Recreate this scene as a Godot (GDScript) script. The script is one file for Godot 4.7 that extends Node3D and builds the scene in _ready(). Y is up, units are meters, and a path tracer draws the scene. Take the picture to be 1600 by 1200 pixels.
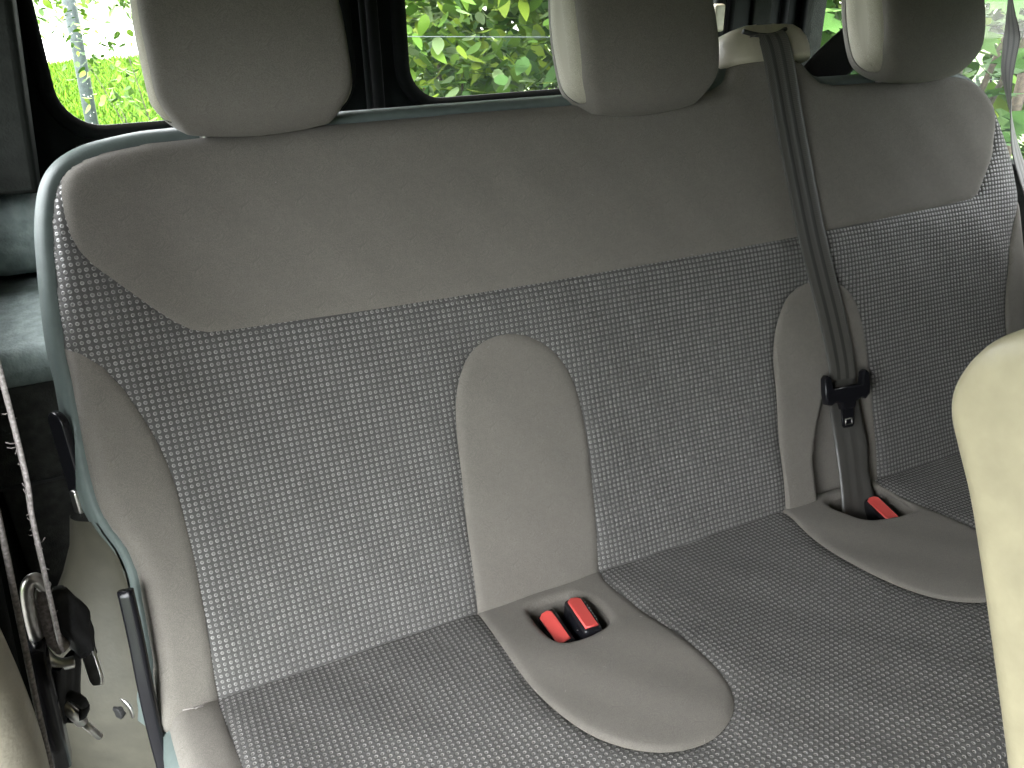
extends Node3D
# Rear bench of a van seen from the open sliding door. x runs along the bench, y is up, z points to the front of the van; the origin lies in the crease between backrest and cushion.

const REC := 0.3487          # backrest recline
const TILT := 0.1396         # cushion slope
const PITCH := 0.007         # spacing of the woven dots
var M := {}
var rng := RandomNumberGenerator.new()
var used := {}
var back_edge: Dictionary
var cush_edge: Dictionary
var well_edge: Dictionary

# ---------------------------------------------------------------- helpers: nodes
func numbered(called: String) -> String:
	used[called] = used.get(called, -1) + 1
	return called if used[called] == 0 else "%s_%03d" % [called, used[called]]

func thing(called: String, label: String, category: String, at := Vector3.ZERO, group := "") -> Node3D:
	var o := Node3D.new()
	o.name = numbered(called)
	add_child(o)
	o.position = at
	o.set_meta("label", label)
	o.set_meta("category", category)
	if group:
		o.set_meta("group", group)
	return o

func part(parent: Node, called: String, mesh: Mesh, mat: Material, xf := Transform3D()) -> MeshInstance3D:
	var o := MeshInstance3D.new()
	o.name = called
	o.mesh = mesh
	o.material_override = mat
	o.transform = xf
	parent.add_child(o, true)
	return o

func structure(called: String, mesh: Mesh, mat: Material, label := "") -> MeshInstance3D:
	var o := part(self, called, mesh, mat)
	o.set_meta("kind", "structure")
	if label:
		o.set_meta("label", label)
	return o

# ---------------------------------------------------------------- helpers: meshes
func loft(rows: Array, closed := false, cap := false, flip := false) -> ArrayMesh:
	# rows of equally many points; uv in metres along and across
	var st := SurfaceTool.new()
	st.begin(Mesh.PRIMITIVE_TRIANGLES)
	var n: int = rows[0].size()
	var m := n + 1 if closed else n
	var v := 0.0
	for i in rows.size():
		if i > 0:
			v += rows[i][0].distance_to(rows[i - 1][0])
		var u := 0.0
		for j in m:
			if j > 0:
				u += rows[i][j % n].distance_to(rows[i][(j - 1) % n])
			st.set_uv(Vector2(u, v))
			st.set_smooth_group(0)
			st.add_vertex(rows[i][j % n])
	for i in rows.size() - 1:
		for j in m - 1:
			var a := i * m + j
			var q := [a, a + 1, a + m + 1, a, a + m + 1, a + m]
			if flip:
				q.reverse()
			for k in q:
				st.add_index(k)
	var base := rows.size() * m
	if cap:
		for e in [0, rows.size() - 1]:
			var c := Vector3.ZERO
			for j in n:
				c += rows[e][j] / n
			st.set_uv(Vector2.ZERO)
			st.add_vertex(c)
			for j in n:
				st.set_uv(Vector2.ZERO)
				st.add_vertex(rows[e][j])
			for j in n:
				var q := [base, base + 1 + j, base + 1 + (j + 1) % n]
				if (e == 0) != flip:
					q.reverse()
				for k in q:
					st.add_index(k)
			base += n + 1
	st.generate_normals()
	return st.commit()

func tube(path: Array, rad: Array, n := 10) -> ArrayMesh:
	# rad: one radius, or one for each point
	var rows := []
	var side := Vector3.ZERO
	for i in path.size():
		var d: Vector3 = (path[mini(i + 1, path.size() - 1)] - path[maxi(i - 1, 0)]).normalized()
		if side == Vector3.ZERO:
			side = d.cross(Vector3(0.31, 0.2, 0.93)).normalized()
		side = (side - d * side.dot(d)).normalized()
		var up := d.cross(side)
		var r: float = rad[mini(i, rad.size() - 1)]
		var row := []
		for j in n:
			var a := TAU * j / n
			row.append(path[i] + (side * cos(a) + up * sin(a)) * r)
		rows.append(row)
	return loft(rows, true, true)

func sweep(path: Array, sides: Array, section: Array) -> ArrayMesh:
	# section: 2d points (across, out of the face); sides: direction across at each point
	var rows := []
	for i in path.size():
		var d: Vector3 = (path[mini(i + 1, path.size() - 1)] - path[maxi(i - 1, 0)]).normalized()
		var s: Vector3 = sides[mini(i, sides.size() - 1)]
		s = (s - d * s.dot(d)).normalized()
		var o := s.cross(d)
		var row := []
		for q in section:
			row.append(path[i] + s * q.x + o * q.y)
		rows.append(row)
	return loft(rows, true, true)

func smooth_path(pts: Array, steps := 6) -> Array:
	var out := []
	for i in pts.size() - 1:
		for k in steps:
			out.append(pts[i].cubic_interpolate(pts[i + 1], pts[maxi(i - 1, 0)], pts[mini(i + 2, pts.size() - 1)], float(k) / steps))
	out.append(pts[-1])
	return out

func smooth_poly(pts: Array, steps := 4) -> PackedVector2Array:
	var out := PackedVector2Array()
	var n := pts.size()
	for i in n:
		for k in steps:
			out.append(pts[i].cubic_interpolate(pts[(i + 1) % n], pts[(i - 1 + n) % n], pts[(i + 2) % n], float(k) / steps))
	return out

func fair_edge(pts: Array, steps := 4) -> PackedVector2Array:
	# rounds a closed outline; long straight runs stay straight
	var out := PackedVector2Array()
	var n := pts.size()
	for i in n:
		var a: Vector2 = pts[i]
		var b: Vector2 = pts[(i + 1) % n]
		var d := a.distance_to(b)
		if d > 0.12:
			out.append(a)
			continue
		var p: Vector2 = a + (pts[(i - 1 + n) % n] - a).limit_length(d * 1.3)
		var q: Vector2 = b + (pts[(i + 2) % n] - b).limit_length(d * 1.3)
		for k in steps:
			out.append(a.cubic_interpolate(b, p, q, float(k) / steps))
	return out

func round_rect(w: float, h: float, r: float, n := 5) -> Array:
	var out := []
	for c in [[1, 1, 0], [-1, 1, 1], [-1, -1, 2], [1, -1, 3]]:
		for k in n + 1:
			var a: float = (c[2] + float(k) / n) * PI / 2
			out.append(Vector2(c[0] * (w / 2 - r) + r * cos(a), c[1] * (h / 2 - r) + r * sin(a)))
	return out

func slab(outline: Array, depth: float, r: float, n := 3) -> ArrayMesh:
	# a flat shape in x, y with thickness along z and rounded rims; z from 0 to depth
	var rows := []
	var prof := []
	for k in n + 1:
		var a := PI / 2 * k / n
		prof.append([r * (1 - sin(a)), r * (1 - cos(a))])
	for k in n + 1:
		var a := PI / 2 * k / n
		prof.append([r * (1 - cos(a)), depth - r * (1 - sin(a))])
	var m := outline.size()
	var area := 0.0
	for j in m:
		area += outline[j].cross(outline[(j + 1) % m])
	var turn := 1.0 if area > 0 else -1.0
	for p in prof:
		var row := []
		for j in m:
			var t: Vector2 = (outline[(j + 1) % m] - outline[(j - 1 + m) % m]).normalized() * turn
			var q: Vector2 = outline[j] + Vector2(-t.y, t.x) * p[0]
			row.append(Vector3(q.x, q.y, p[1]))
		rows.append(row)
	var st := SurfaceTool.new()
	st.begin(Mesh.PRIMITIVE_TRIANGLES)
	for e in [0, rows.size() - 1]:
		var flat := PackedVector2Array()
		for q in rows[e]:
			flat.append(Vector2(q.x, q.y))
		var tri := Geometry2D.triangulate_polygon(flat)
		for k in range(0, tri.size(), 3):
			var t := [tri[k], tri[k + 1], tri[k + 2]]
			var cr: float = (flat[t[1]] - flat[t[0]]).cross(flat[t[2]] - flat[t[0]])
			if (cr > 0) == (e != 0):
				t.reverse()
			for i in t:
				st.set_normal(Vector3(0, 0, -1 if e == 0 else 1))
				st.set_uv(flat[i])
				st.add_vertex(rows[e][i])
	st.index()
	return joined([[loft(rows, true, false, turn > 0), Transform3D()], [st.commit(), Transform3D()]])

func rbox(size: Vector3, r := 0.004) -> ArrayMesh:
	# rounded box, centred
	var m := slab(round_rect(size.x, size.y, r, 3), size.z, minf(r, size.z * 0.45))
	var st := SurfaceTool.new()
	st.append_from(m, 0, Transform3D(Basis(), Vector3(0, 0, -size.z / 2)))
	return st.commit()

func joined(list: Array) -> ArrayMesh:
	var st := SurfaceTool.new()
	st.begin(Mesh.PRIMITIVE_TRIANGLES)
	for e in list:
		st.append_from(e[0], 0, e[1])
	return st.commit()

func mirror(pts: Array, c: float) -> Array:
	var out := []
	for p in pts:
		out.append(Vector2(2 * c - p.x, p.y))
	out.reverse()
	return out

# ---------------------------------------------------------------- helpers: upholstery panels over a curved surface
const BUCKET := 0.03

func edge_field(lines: Array) -> Dictionary:
	var f := {}
	for l in lines:
		for i in l.size():
			var a: Vector2 = l[i]
			var b: Vector2 = l[(i + 1) % l.size()]
			var n := int(a.distance_to(b) / 0.008) + 1
			for k in n:
				var p := a.lerp(b, float(k) / n)
				var q := a.lerp(b, float(k + 1) / n)
				var key := Vector2i(((p + q) * 0.5 / BUCKET).floor())
				if not f.has(key):
					f[key] = PackedVector2Array()
				f[key].append(p)
				f[key].append(q)
	return f

func edge_dist(f: Dictionary, p: Vector2) -> float:
	var best := BUCKET
	var c := Vector2i((p / BUCKET).floor())
	for i in [-1, 0, 1]:
		for j in [-1, 0, 1]:
			var key := c + Vector2i(i, j)
			if f.has(key):
				var a: PackedVector2Array = f[key]
				for k in range(0, a.size(), 2):
					best = minf(best, p.distance_to(Geometry2D.get_closest_point_to_segment(p, a[k], a[k + 1])))
	return best

func panel(surf: Callable, region: PackedVector2Array, holes: Array, groove: float, width: float, step := 0.006) -> ArrayMesh:
	# region and holes in the surface's own coordinates; the cloth dips by groove at every seam
	var lines := [region]
	lines.append_array(holes)
	var field := edge_field(lines)
	var box := Rect2(region[0], Vector2.ZERO)
	for p in region:
		box = box.expand(p)
	var pts := PackedVector2Array()
	var index := {}
	var tris := PackedInt32Array()
	var ni := int(box.size.x / step) + 1
	var nj := int(box.size.y / step) + 1
	for i in ni:
		for j in nj:
			var o := box.position + Vector2(i, j) * step
			var cell := PackedVector2Array([o, o + Vector2(step, 0), o + Vector2(step, step), o + Vector2(0, step)])
			var mid := o + Vector2(step, step) * 0.5
			var pieces := [cell]
			if edge_dist(field, mid) < step:
				pieces = Geometry2D.intersect_polygons(cell, region)
				for h in holes:
					var left := []
					for q in pieces:
						left.append_array(Geometry2D.clip_polygons(q, h))
					pieces = left
			else:
				if not inside_poly(mid, region):
					continue
				var inside := false
				for h in holes:
					if inside_poly(mid, h):
						inside = true
				if inside:
					continue
			for q in pieces:
				var ids := []
				for p in q:
					var key := Vector2i((p * 20000.0).round())
					if not index.has(key):
						index[key] = pts.size()
						pts.append(p)
					ids.append(index[key])
				var t := PackedInt32Array([0, 1, 2, 0, 2, 3]) if q.size() == 4 and pieces.size() == 1 and q == cell else Geometry2D.triangulate_polygon(q)
				for k in range(0, t.size(), 3):
					var a: int = ids[t[k]]
					var b: int = ids[t[k + 1]]
					var c: int = ids[t[k + 2]]
					if a == b or b == c or a == c:
						continue
					if (pts[b] - pts[a]).cross(pts[c] - pts[a]) > 0:
						tris.append_array(PackedInt32Array([a, c, b]))
					else:
						tris.append_array(PackedInt32Array([a, b, c]))
	var st := SurfaceTool.new()
	st.begin(Mesh.PRIMITIVE_TRIANGLES)
	for p in pts:
		st.set_uv(p)
		st.add_vertex(surf.call(p, -groove * exp(-edge_dist(field, p) / width)))
	for t in tris:
		st.add_index(t)
	st.generate_normals()
	return st.commit()

func inside_poly(p: Vector2, g: PackedVector2Array) -> bool:
	# the built-in test can miss where its ray meets a corner, so three neighbouring points vote
	var n := 0
	for d in [Vector2.ZERO, Vector2(0.00071, 0.00033), Vector2(-0.00043, 0.00087)]:
		n += int(Geometry2D.is_point_in_polygon(p + d, g))
	return n >= 2

func poly(a: Array) -> PackedVector2Array:
	return PackedVector2Array(a)

# ---------------------------------------------------------------- the bench's two surfaces
func back_frame(x: float, s: float, o: float) -> Vector3:
	return Vector3(x, s * cos(REC) + o * sin(REC), -s * sin(REC) + o * cos(REC))

func edge_roll(d: float, r: float) -> float:
	if d >= r:
		return 0.0
	var k := 1 - d / r
	return -r * (1 - sqrt(maxf(0, 1 - k * k))) * 0.9

func back_point(p: Vector2, lift: float) -> Vector3:
	var o := edge_roll(edge_dist(back_edge, p), 0.028) + lift
	for c in [0.12, 0.645, 1.18]:
		o -= 0.009 * exp(-pow((p.x - c) / 0.13, 2) - pow((p.y - 0.2) / 0.16, 2))
	o += 0.0012 * sin(p.x * 23 + sin(p.y * 17) * 1.6) * sin(p.y * 29 + 1.0) + 0.0006 * sin(p.x * 61 + p.y * 43)
	# the pocket behind the lap end of the belt
	if p.x > 0.86 and p.x < 1.03 and p.y < 0.22:
		var e := 0.8825 + 0.0405 * smoothstep(0.06, 0.20, p.y)
		o -= 0.024 * smoothstep(e - 0.002, e + 0.005, p.x) * smoothstep(1.02, 0.985, p.x) * smoothstep(0.2, 0.13, p.y)
	return back_frame(p.x, p.y, o)

func cush_frame(x: float, t: float, o: float) -> Vector3:
	# runs forward, then over the front roll and down
	var r := 0.06
	var z := minf(t, 0.45)
	var p := Vector3(x, z * sin(TILT), z * cos(TILT))
	var n := Vector3(0, cos(TILT), -sin(TILT))
	var f := Vector3(0, sin(TILT), cos(TILT))
	if t <= 0.45:
		return p + n * o
	var a := minf((t - 0.45) / r, PI / 2)
	p += f * r * sin(a) - n * r * (1 - cos(a)) + (n * cos(a) + f * sin(a)) * o
	if t > 0.45 + r * PI / 2:
		p -= n * (t - 0.45 - r * PI / 2)
	return p

func cush_point(p: Vector2, lift: float) -> Vector3:
	var o := edge_roll(edge_dist(cush_edge, p), 0.026) + edge_roll(edge_dist(well_edge, p), 0.009) + lift
	for c in [0.12, 0.645, 1.18]:
		o -= 0.010 * exp(-pow((p.x - c) / 0.15, 2) - pow((p.y - 0.2) / 0.15, 2))
	o += 0.0012 * sin(p.x * 21 + 1.3 + sin(p.y * 19)) * sin(p.y * 27) + 0.0006 * sin(p.x * 57 - p.y * 37)
	return cush_frame(p.x, p.y, o)

# ---------------------------------------------------------------- materials
func lin(r: float, g: float, b: float, a := 1.0) -> Color:
	var c := Color(r, g, b).linear_to_srgb()
	c.a = a
	return c

func mat(called: String, c: Color, rough: float, metal := 0.0) -> StandardMaterial3D:
	var m := StandardMaterial3D.new()
	m.resource_name = called
	m.albedo_color = c
	m.roughness = rough
	m.metallic = metal
	M[called] = m
	return m

func noise_tex(size: int, freq: float, lo: Color, hi: Color, oct := 4, sd := 1) -> NoiseTexture2D:
	var n := FastNoiseLite.new()
	n.seed = sd
	n.frequency = freq
	n.fractal_octaves = oct
	var t := NoiseTexture2D.new()
	t.width = size
	t.height = size
	t.seamless = true
	t.noise = n
	var g := Gradient.new()
	g.set_color(0, lo)
	g.set_color(1, hi)
	t.color_ramp = g
	return t

func bump_tex(size: int, freq: float, strength: float, oct := 3, sd := 2) -> NoiseTexture2D:
	var t := noise_tex(size, freq, Color.BLACK, Color.WHITE, oct, sd)
	t.color_ramp = null
	t.as_normal_map = true
	t.bump_strength = strength
	return t

func grained(called: String, c: Color, rough: float, scale: float, vary := 0.12, bump := 1.0, freq := 0.06) -> StandardMaterial3D:
	var m := mat(called, c, rough)
	m.albedo_texture = noise_tex(256, 0.02, Color(1 - vary, 1 - vary, 1 - vary), Color.WHITE, 5, called.length())
	m.normal_enabled = true
	m.normal_texture = bump_tex(256, freq, bump)
	m.normal_scale = 0.5
	m.uv1_triplanar = true
	m.uv1_scale = Vector3.ONE * scale
	return m

func dot_images() -> Array:
	# eight by eight raised woven rings with a sunken middle
	var n := 512
	var px := 64
	var col := Image.create(n, n, false, Image.FORMAT_RGBA8)
	var hgt := Image.create(n, n, false, Image.FORMAT_RGBA8)
	var gloss := Image.create(n, n, false, Image.FORMAT_RGBA8)
	var r := RandomNumberGenerator.new()
	r.seed = 5
	var jit := []
	for k in 64:
		jit.append([r.randf_range(-1.6, 1.6), r.randf_range(-1.6, 1.6), r.randf_range(0.78, 1.08), r.randf_range(0.94, 1.06)])
	for y in n:
		for x in n:
			var j = jit[(y / px) * 8 + x / px]
			var d: float = Vector2(x % px - 31.5 - j[0], y % px - 31.5 - j[1]).length() / (px * j[3])
			var dome := sqrt(maxf(0, 1 - pow(d / 0.34, 2)))
			var dimple := exp(-pow(d / 0.085, 2))
			var rim := smoothstep(0.35, 0.30, d)
			var weave := 0.5 + 0.5 * sin((x + y) * TAU / 16.0) * sin((x - y) * TAU / 16.0)
			var grain := r.randf_range(-0.03, 0.03)
			var base := 0.060 + 0.024 * weave + grain * 0.6
			var band := exp(-pow((d - 0.26) / 0.065, 2))
			var top: float = (0.14 + 0.155 * band + grain) * j[2] * (1 - 0.45 * dimple)
			var v := clampf(lerpf(base, top, rim), 0.0, 1.0)
			col.set_pixel(x, y, lin(v, v * 0.968, v * 0.915))
			gloss.set_pixel(x, y, Color.WHITE * lerpf(0.9, 0.34, rim))
			var h := 0.2 + 0.05 * weave * (1 - rim) + 0.6 * dome - 0.3 * exp(-pow(d / 0.15, 2)) * rim
			hgt.set_pixel(x, y, Color(h, h, h))
	hgt.bump_map_to_normal_map(18.0)
	return [ImageTexture.create_from_image(col), ImageTexture.create_from_image(hgt), ImageTexture.create_from_image(gloss)]

func twill_images() -> Array:
	var n := 512
	var col := Image.create(n, n, false, Image.FORMAT_RGBA8)
	var hgt := Image.create(n, n, false, Image.FORMAT_RGBA8)
	var r := RandomNumberGenerator.new()
	r.seed = 9
	var coarse := FastNoiseLite.new()
	coarse.seed = 4
	coarse.frequency = 0.012
	var fine := FastNoiseLite.new()
	fine.seed = 8
	fine.frequency = 0.11
	fine.fractal_octaves = 3
	for y in n:
		for x in n:
			var rib := 0.5 + 0.5 * sin((x * 1.0 + y * 0.5) * TAU / 8.0)
			var cross := 0.5 + 0.5 * sin(y * TAU / 8.0)
			var ang := Vector2(x, y) * TAU / n
			var c := coarse.get_noise_3d(cos(ang.x) * 60, sin(ang.x) * 60 + cos(ang.y) * 60, sin(ang.y) * 60)
			var g := fine.get_noise_3d(cos(ang.x) * 81, sin(ang.x) * 81 + cos(ang.y) * 81, sin(ang.y) * 81)
			var v := 0.80 + 0.17 * g + 0.08 * rib + 0.03 * cross + 0.025 * c + r.randf_range(-0.07, 0.07)
			col.set_pixel(x, y, Color(v, v, v))
			var h := 0.35 + 0.3 * rib + 0.12 * cross + r.randf_range(-0.1, 0.1)
			hgt.set_pixel(x, y, Color(h, h, h))
	hgt.bump_map_to_normal_map(2.5)
	return [ImageTexture.create_from_image(col), ImageTexture.create_from_image(hgt)]

func webbing_image() -> ImageTexture:
	# bands along a seat belt: u across
	var im := Image.create(128, 128, false, Image.FORMAT_RGBA8)
	var r := RandomNumberGenerator.new()
	r.seed = 3
	for y in 128:
		for x in 128:
			var u := x / 128.0
			var v := 0.78
			for b in [0.33, 0.66]:
				v -= 0.30 * smoothstep(0.075, 0.05, absf(u - b))
			v -= 0.2 * smoothstep(0.06, 0.02, minf(u, 1 - u))
			v *= 0.9 + 0.1 * sin((y * 2 + x * (1 if u < 0.5 else -1)) * TAU / 16.0)
			v += r.randf_range(-0.05, 0.05)
			im.set_pixel(x, y, Color(v, v, v))
	return ImageTexture.create_from_image(im)

func make_materials() -> void:
	var dots := dot_images()
	var m := mat("dots", Color.WHITE, 1.0)
	m.roughness_texture = dots[2]
	m.albedo_texture = dots[0]
	m.normal_enabled = true
	m.normal_texture = dots[1]
	m.normal_scale = 1.2
	m.metallic_specular = 0.6
	m.uv1_scale = Vector3.ONE / (8 * PITCH)
	var tw := twill_images()
	m = mat("fabric", lin(0.212, 0.195, 0.169), 0.92)
	m.albedo_texture = tw[0]
	m.normal_enabled = true
	m.normal_texture = tw[1]
	m.normal_scale = 0.6
	m.rim_enabled = true
	m.rim = 0.25
	m.uv1_scale = Vector3.ONE / 0.064
	m = mat("lit_side_cloth", lin(0.46, 0.43, 0.345), 0.9)  # same fabric as the front; brighter colour stands in for side light
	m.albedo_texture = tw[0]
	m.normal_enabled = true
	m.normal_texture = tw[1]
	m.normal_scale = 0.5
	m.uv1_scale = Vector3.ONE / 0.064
	grained("shell", lin(0.115, 0.142, 0.134), 0.55, 9.0, 0.1, 1.2, 0.12)  # teal tint in the colour stands in for cyan window light
	grained("cream", lin(0.46, 0.42, 0.33), 0.45, 9.0, 0.08, 1.0, 0.12)
	grained("shield", lin(0.066, 0.062, 0.045), 0.6, 6.0, 0.2, 0.8, 0.08)
	grained("vinyl", lin(0.36, 0.322, 0.212), 0.42, 5.0, 0.1, 1.2, 0.05)
	grained("trim_dark", lin(0.014, 0.0155, 0.0135), 0.85, 6.0, 0.2, 1.5, 0.1)
	grained("trim_grey", lin(0.30, 0.36, 0.35), 0.8, 7.0, 0.25, 3.0, 0.1)  # cyan light from the left window is put into this tint
	for k in ["trim_dark"]:
		M[k].metallic_specular = 0.2
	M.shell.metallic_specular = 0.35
	grained("headliner", lin(0.27, 0.24, 0.165), 0.95, 6.0, 0.15, 2.0, 0.1)
	grained("carpet", lin(0.05, 0.05, 0.045), 0.95, 8.0, 0.4, 4.0, 0.15)
	grained("door_paint", lin(0.004, 0.006, 0.0055), 0.65, 4.0, 0.3, 0.3, 0.05)
	grained("rubber", lin(0.005, 0.006, 0.006), 0.75, 14.0, 0.3, 1.0, 0.06)
	M.rubber.metallic_specular = 0.25
	M.door_paint.metallic_specular = 0.25
	mat("black", lin(0.008, 0.008, 0.010), 0.25).metallic_specular = 0.4
	mat("black_matt", lin(0.014, 0.014, 0.014), 0.7)
	m = mat("red", lin(0.62, 0.075, 0.065), 0.38)
	m.clearcoat_enabled = true
	m.clearcoat = 0.3
	grained("steel", lin(0.72, 0.70, 0.66), 0.34, 12.0, 0.25, 0.8, 0.05).metallic = 1.0
	grained("galvanised", lin(0.05, 0.068, 0.066), 0.6, 5.0, 0.35, 1.0, 0.05).metallic = 0.1
	m = mat("webbing", lin(0.14, 0.133, 0.116), 0.6)
	m.albedo_texture = webbing_image()
	m.rim_enabled = true
	m.rim = 0.3
	m.uv1_scale = Vector3(1.0 / 0.101, 1.0 / 0.05, 1)
	m = mat("webbing_satin", lin(0.075, 0.072, 0.066), 0.33)
	m.albedo_texture = tw[0]
	m.normal_enabled = true
	m.normal_texture = tw[1]
	m.normal_scale = 0.5
	m.uv1_scale = Vector3.ONE / 0.05
	grained("webbing_dark", lin(0.014, 0.014, 0.016), 0.75, 30.0, 0.4, 3.0, 0.2)
	grained("webbing_worn", lin(0.50, 0.45, 0.43), 0.85, 40.0, 0.5, 4.0, 0.2)
	m = mat("glass", Color(0.9, 1.0, 0.95, 0.06), 0.02)
	m.transparency = BaseMaterial3D.TRANSPARENCY_ALPHA
	# outdoors
	m = mat("ground", lin(0.06, 0.10, 0.012), 1.0)
	m.albedo_texture = noise_tex(512, 0.03, Color(0.45, 0.5, 0.3), Color.WHITE, 5, 7)
	m.uv1_triplanar = true
	m.uv1_world_triplanar = true
	m.uv1_scale = Vector3.ONE * 0.35
	m = mat("road", lin(0.42, 0.41, 0.39), 0.95)
	m.albedo_texture = noise_tex(512, 0.05, Color(0.75, 0.74, 0.72), Color.WHITE, 5, 8)
	m.uv1_triplanar = true
	m.uv1_world_triplanar = true
	m.uv1_scale = Vector3.ONE * 0.3
	m = mat("asphalt", lin(0.07, 0.068, 0.065), 0.9)
	m.albedo_texture = noise_tex(512, 0.08, Color(0.6, 0.6, 0.6), Color.WHITE, 5, 12)
	m.uv1_triplanar = true
	m.uv1_world_triplanar = true
	for e in [["leaf", lin(1, 1, 1), 0.6], ["grass", lin(1, 1, 1), 0.8]]:
		m = mat(e[0], e[1], e[2])
		m.vertex_color_use_as_albedo = true
		m.backlight_enabled = true
		m.metallic_specular = 0.2
		m.backlight = lin(0.06, 0.11, 0.01)
		m.cull_mode = BaseMaterial3D.CULL_DISABLED
	mat("pale_matt", lin(0.7, 0.7, 0.66), 0.7)
	grained("bark", lin(0.11, 0.085, 0.06), 0.95, 5.0, 0.5, 5.0, 0.1)

# ---------------------------------------------------------------- bench seat
func bench() -> void:
	var b := thing("bench_seat", "grey three-place van bench with dotted cloth, plain panels and three headrests", "bench seat")
	var mid := 0.655
	var edge := [Vector2(-0.113, -0.03), Vector2(-0.108, 0.06), Vector2(-0.104, 0.126), Vector2(-0.103, 0.17), Vector2(-0.108, 0.2), Vector2(-0.119, 0.23), Vector2(-0.126, 0.262), Vector2(-0.127, 0.312), Vector2(-0.124, 0.362), Vector2(-0.122, 0.4), Vector2(-0.122, 0.435), Vector2(-0.118, 0.48), Vector2(-0.111, 0.533), Vector2(-0.107, 0.56), Vector2(-0.101, 0.585), Vector2(-0.092, 0.608), Vector2(-0.078, 0.624), Vector2(-0.055, 0.635), Vector2(-0.025, 0.641), Vector2(0.01, 0.645), Vector2(0.2, 0.649), Vector2(0.36, 0.649), Vector2(0.55, 0.648), Vector2(0.72, 0.647), Vector2(0.765, 0.649), Vector2(0.79, 0.653), Vector2(0.81, 0.663), Vector2(0.818, 0.678), Vector2(0.826, 0.69), Vector2(0.85, 0.694), Vector2(0.9, 0.694), Vector2(0.935, 0.69), Vector2(0.955, 0.68), Vector2(0.972, 0.662), Vector2(0.99, 0.650), Vector2(1.02, 0.644), Vector2(1.15, 0.643), Vector2(1.26, 0.642), Vector2(1.31, 0.637), Vector2(1.345, 0.62), Vector2(1.372, 0.588), Vector2(1.39, 0.55), Vector2(1.408, 0.5), Vector2(1.42, 0.44), Vector2(1.426, 0.36), Vector2(1.428, 0.28), Vector2(1.416, 0.21), Vector2(1.41, 0.12), Vector2(1.414, -0.03)]
	var outer := fair_edge(edge)
	back_edge = edge_field([outer])
	var up_raw := [Vector2(-0.2, 0.75), Vector2(-0.079, 0.64), Vector2(-0.084, 0.618), Vector2(-0.088, 0.598), Vector2(-0.0895, 0.575), Vector2(-0.088, 0.551), Vector2(-0.083, 0.535), Vector2(-0.073, 0.518), Vector2(-0.05, 0.492), Vector2(-0.024, 0.463), Vector2(-0.005, 0.444), Vector2(0.01, 0.4325), Vector2(0.028, 0.426), Vector2(0.06, 0.424), Vector2(0.235, 0.419), Vector2(0.448, 0.416), Vector2(0.66, 0.416), Vector2(0.903, 0.418), Vector2(1.18, 0.426), Vector2(1.29, 0.4305), Vector2(1.307, 0.438), Vector2(1.325, 0.465), Vector2(1.35, 0.5), Vector2(1.362, 0.54), Vector2(1.368, 0.58), Vector2(1.366, 0.61), Vector2(1.5, 0.75)]
	var arch := smooth_poly([Vector2(0.286, -0.06), Vector2(0.288, 0.0), Vector2(0.293, 0.095), Vector2(0.298, 0.18), Vector2(0.302, 0.24), Vector2(0.308, 0.284), Vector2(0.319, 0.315), Vector2(0.334, 0.337), Vector2(0.352, 0.35), Vector2(0.373, 0.3565), Vector2(0.396, 0.357), Vector2(0.419, 0.351), Vector2(0.441, 0.338), Vector2(0.46, 0.319), Vector2(0.475, 0.293), Vector2(0.485, 0.258), Vector2(0.489, 0.21), Vector2(0.489, 0.17), Vector2(0.484, 0.087), Vector2(0.476, 0.0), Vector2(0.474, -0.06)], 2)
	var arch2 := smooth_poly([Vector2(0.815, -0.06), Vector2(0.817, 0.0), Vector2(0.821, 0.1), Vector2(0.825, 0.18), Vector2(0.829, 0.24), Vector2(0.838, 0.283), Vector2(0.855, 0.315), Vector2(0.875, 0.333), Vector2(0.905, 0.344), Vector2(0.94, 0.345), Vector2(0.97, 0.336), Vector2(0.993, 0.319), Vector2(1.007, 0.296), Vector2(1.015, 0.266), Vector2(1.019, 0.23), Vector2(1.02, 0.139), Vector2(1.016, 0.0), Vector2(1.015, -0.06)], 2)
	var bol_raw := [Vector2(-0.2, 0.44), Vector2(-0.124, 0.436), Vector2(-0.105, 0.426), Vector2(-0.087, 0.408), Vector2(-0.072, 0.381), Vector2(-0.06, 0.348), Vector2(-0.051, 0.318), Vector2(-0.045, 0.29), Vector2(-0.0415, 0.26), Vector2(-0.04, 0.23), Vector2(-0.039, 0.167), Vector2(-0.041, 0.105), Vector2(-0.046, 0.026), Vector2(-0.049, -0.06), Vector2(-0.2, -0.06)]
	var bol2_raw := [Vector2(1.35, -0.06), Vector2(1.348, 0.1), Vector2(1.352, 0.2), Vector2(1.362, 0.27), Vector2(1.374, 0.33), Vector2(1.393, 0.38), Vector2(1.416, 0.418), Vector2(1.5, 0.43), Vector2(1.5, -0.06)]
	var plain := [poly(up_raw), arch, arch2, poly(bol_raw), poly(bol2_raw)]
	part(b, "dotted_back_cover", panel(back_point, outer, plain, 0.0040, 0.009), M.dots)
	var names := ["upper_panel", "arched_panel", "arched_panel", "side_bolster", "side_bolster"]
	for i in plain.size():
		var r: Array = Geometry2D.intersect_polygons(plain[i], outer)
		part(b, names[i], panel(back_point, r[0], [], 0.0032, 0.0035), M.fabric)

	# moulded shell round the backrest
	var rows := []
	var prof := [[-0.004, -0.026], [0.0015, -0.022], [0.007, -0.024], [0.013, -0.033], [0.019, -0.05], [0.022, -0.075], [0.018, -0.10], [0.006, -0.115], [-0.06, -0.12]]
	var ring := outer
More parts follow.
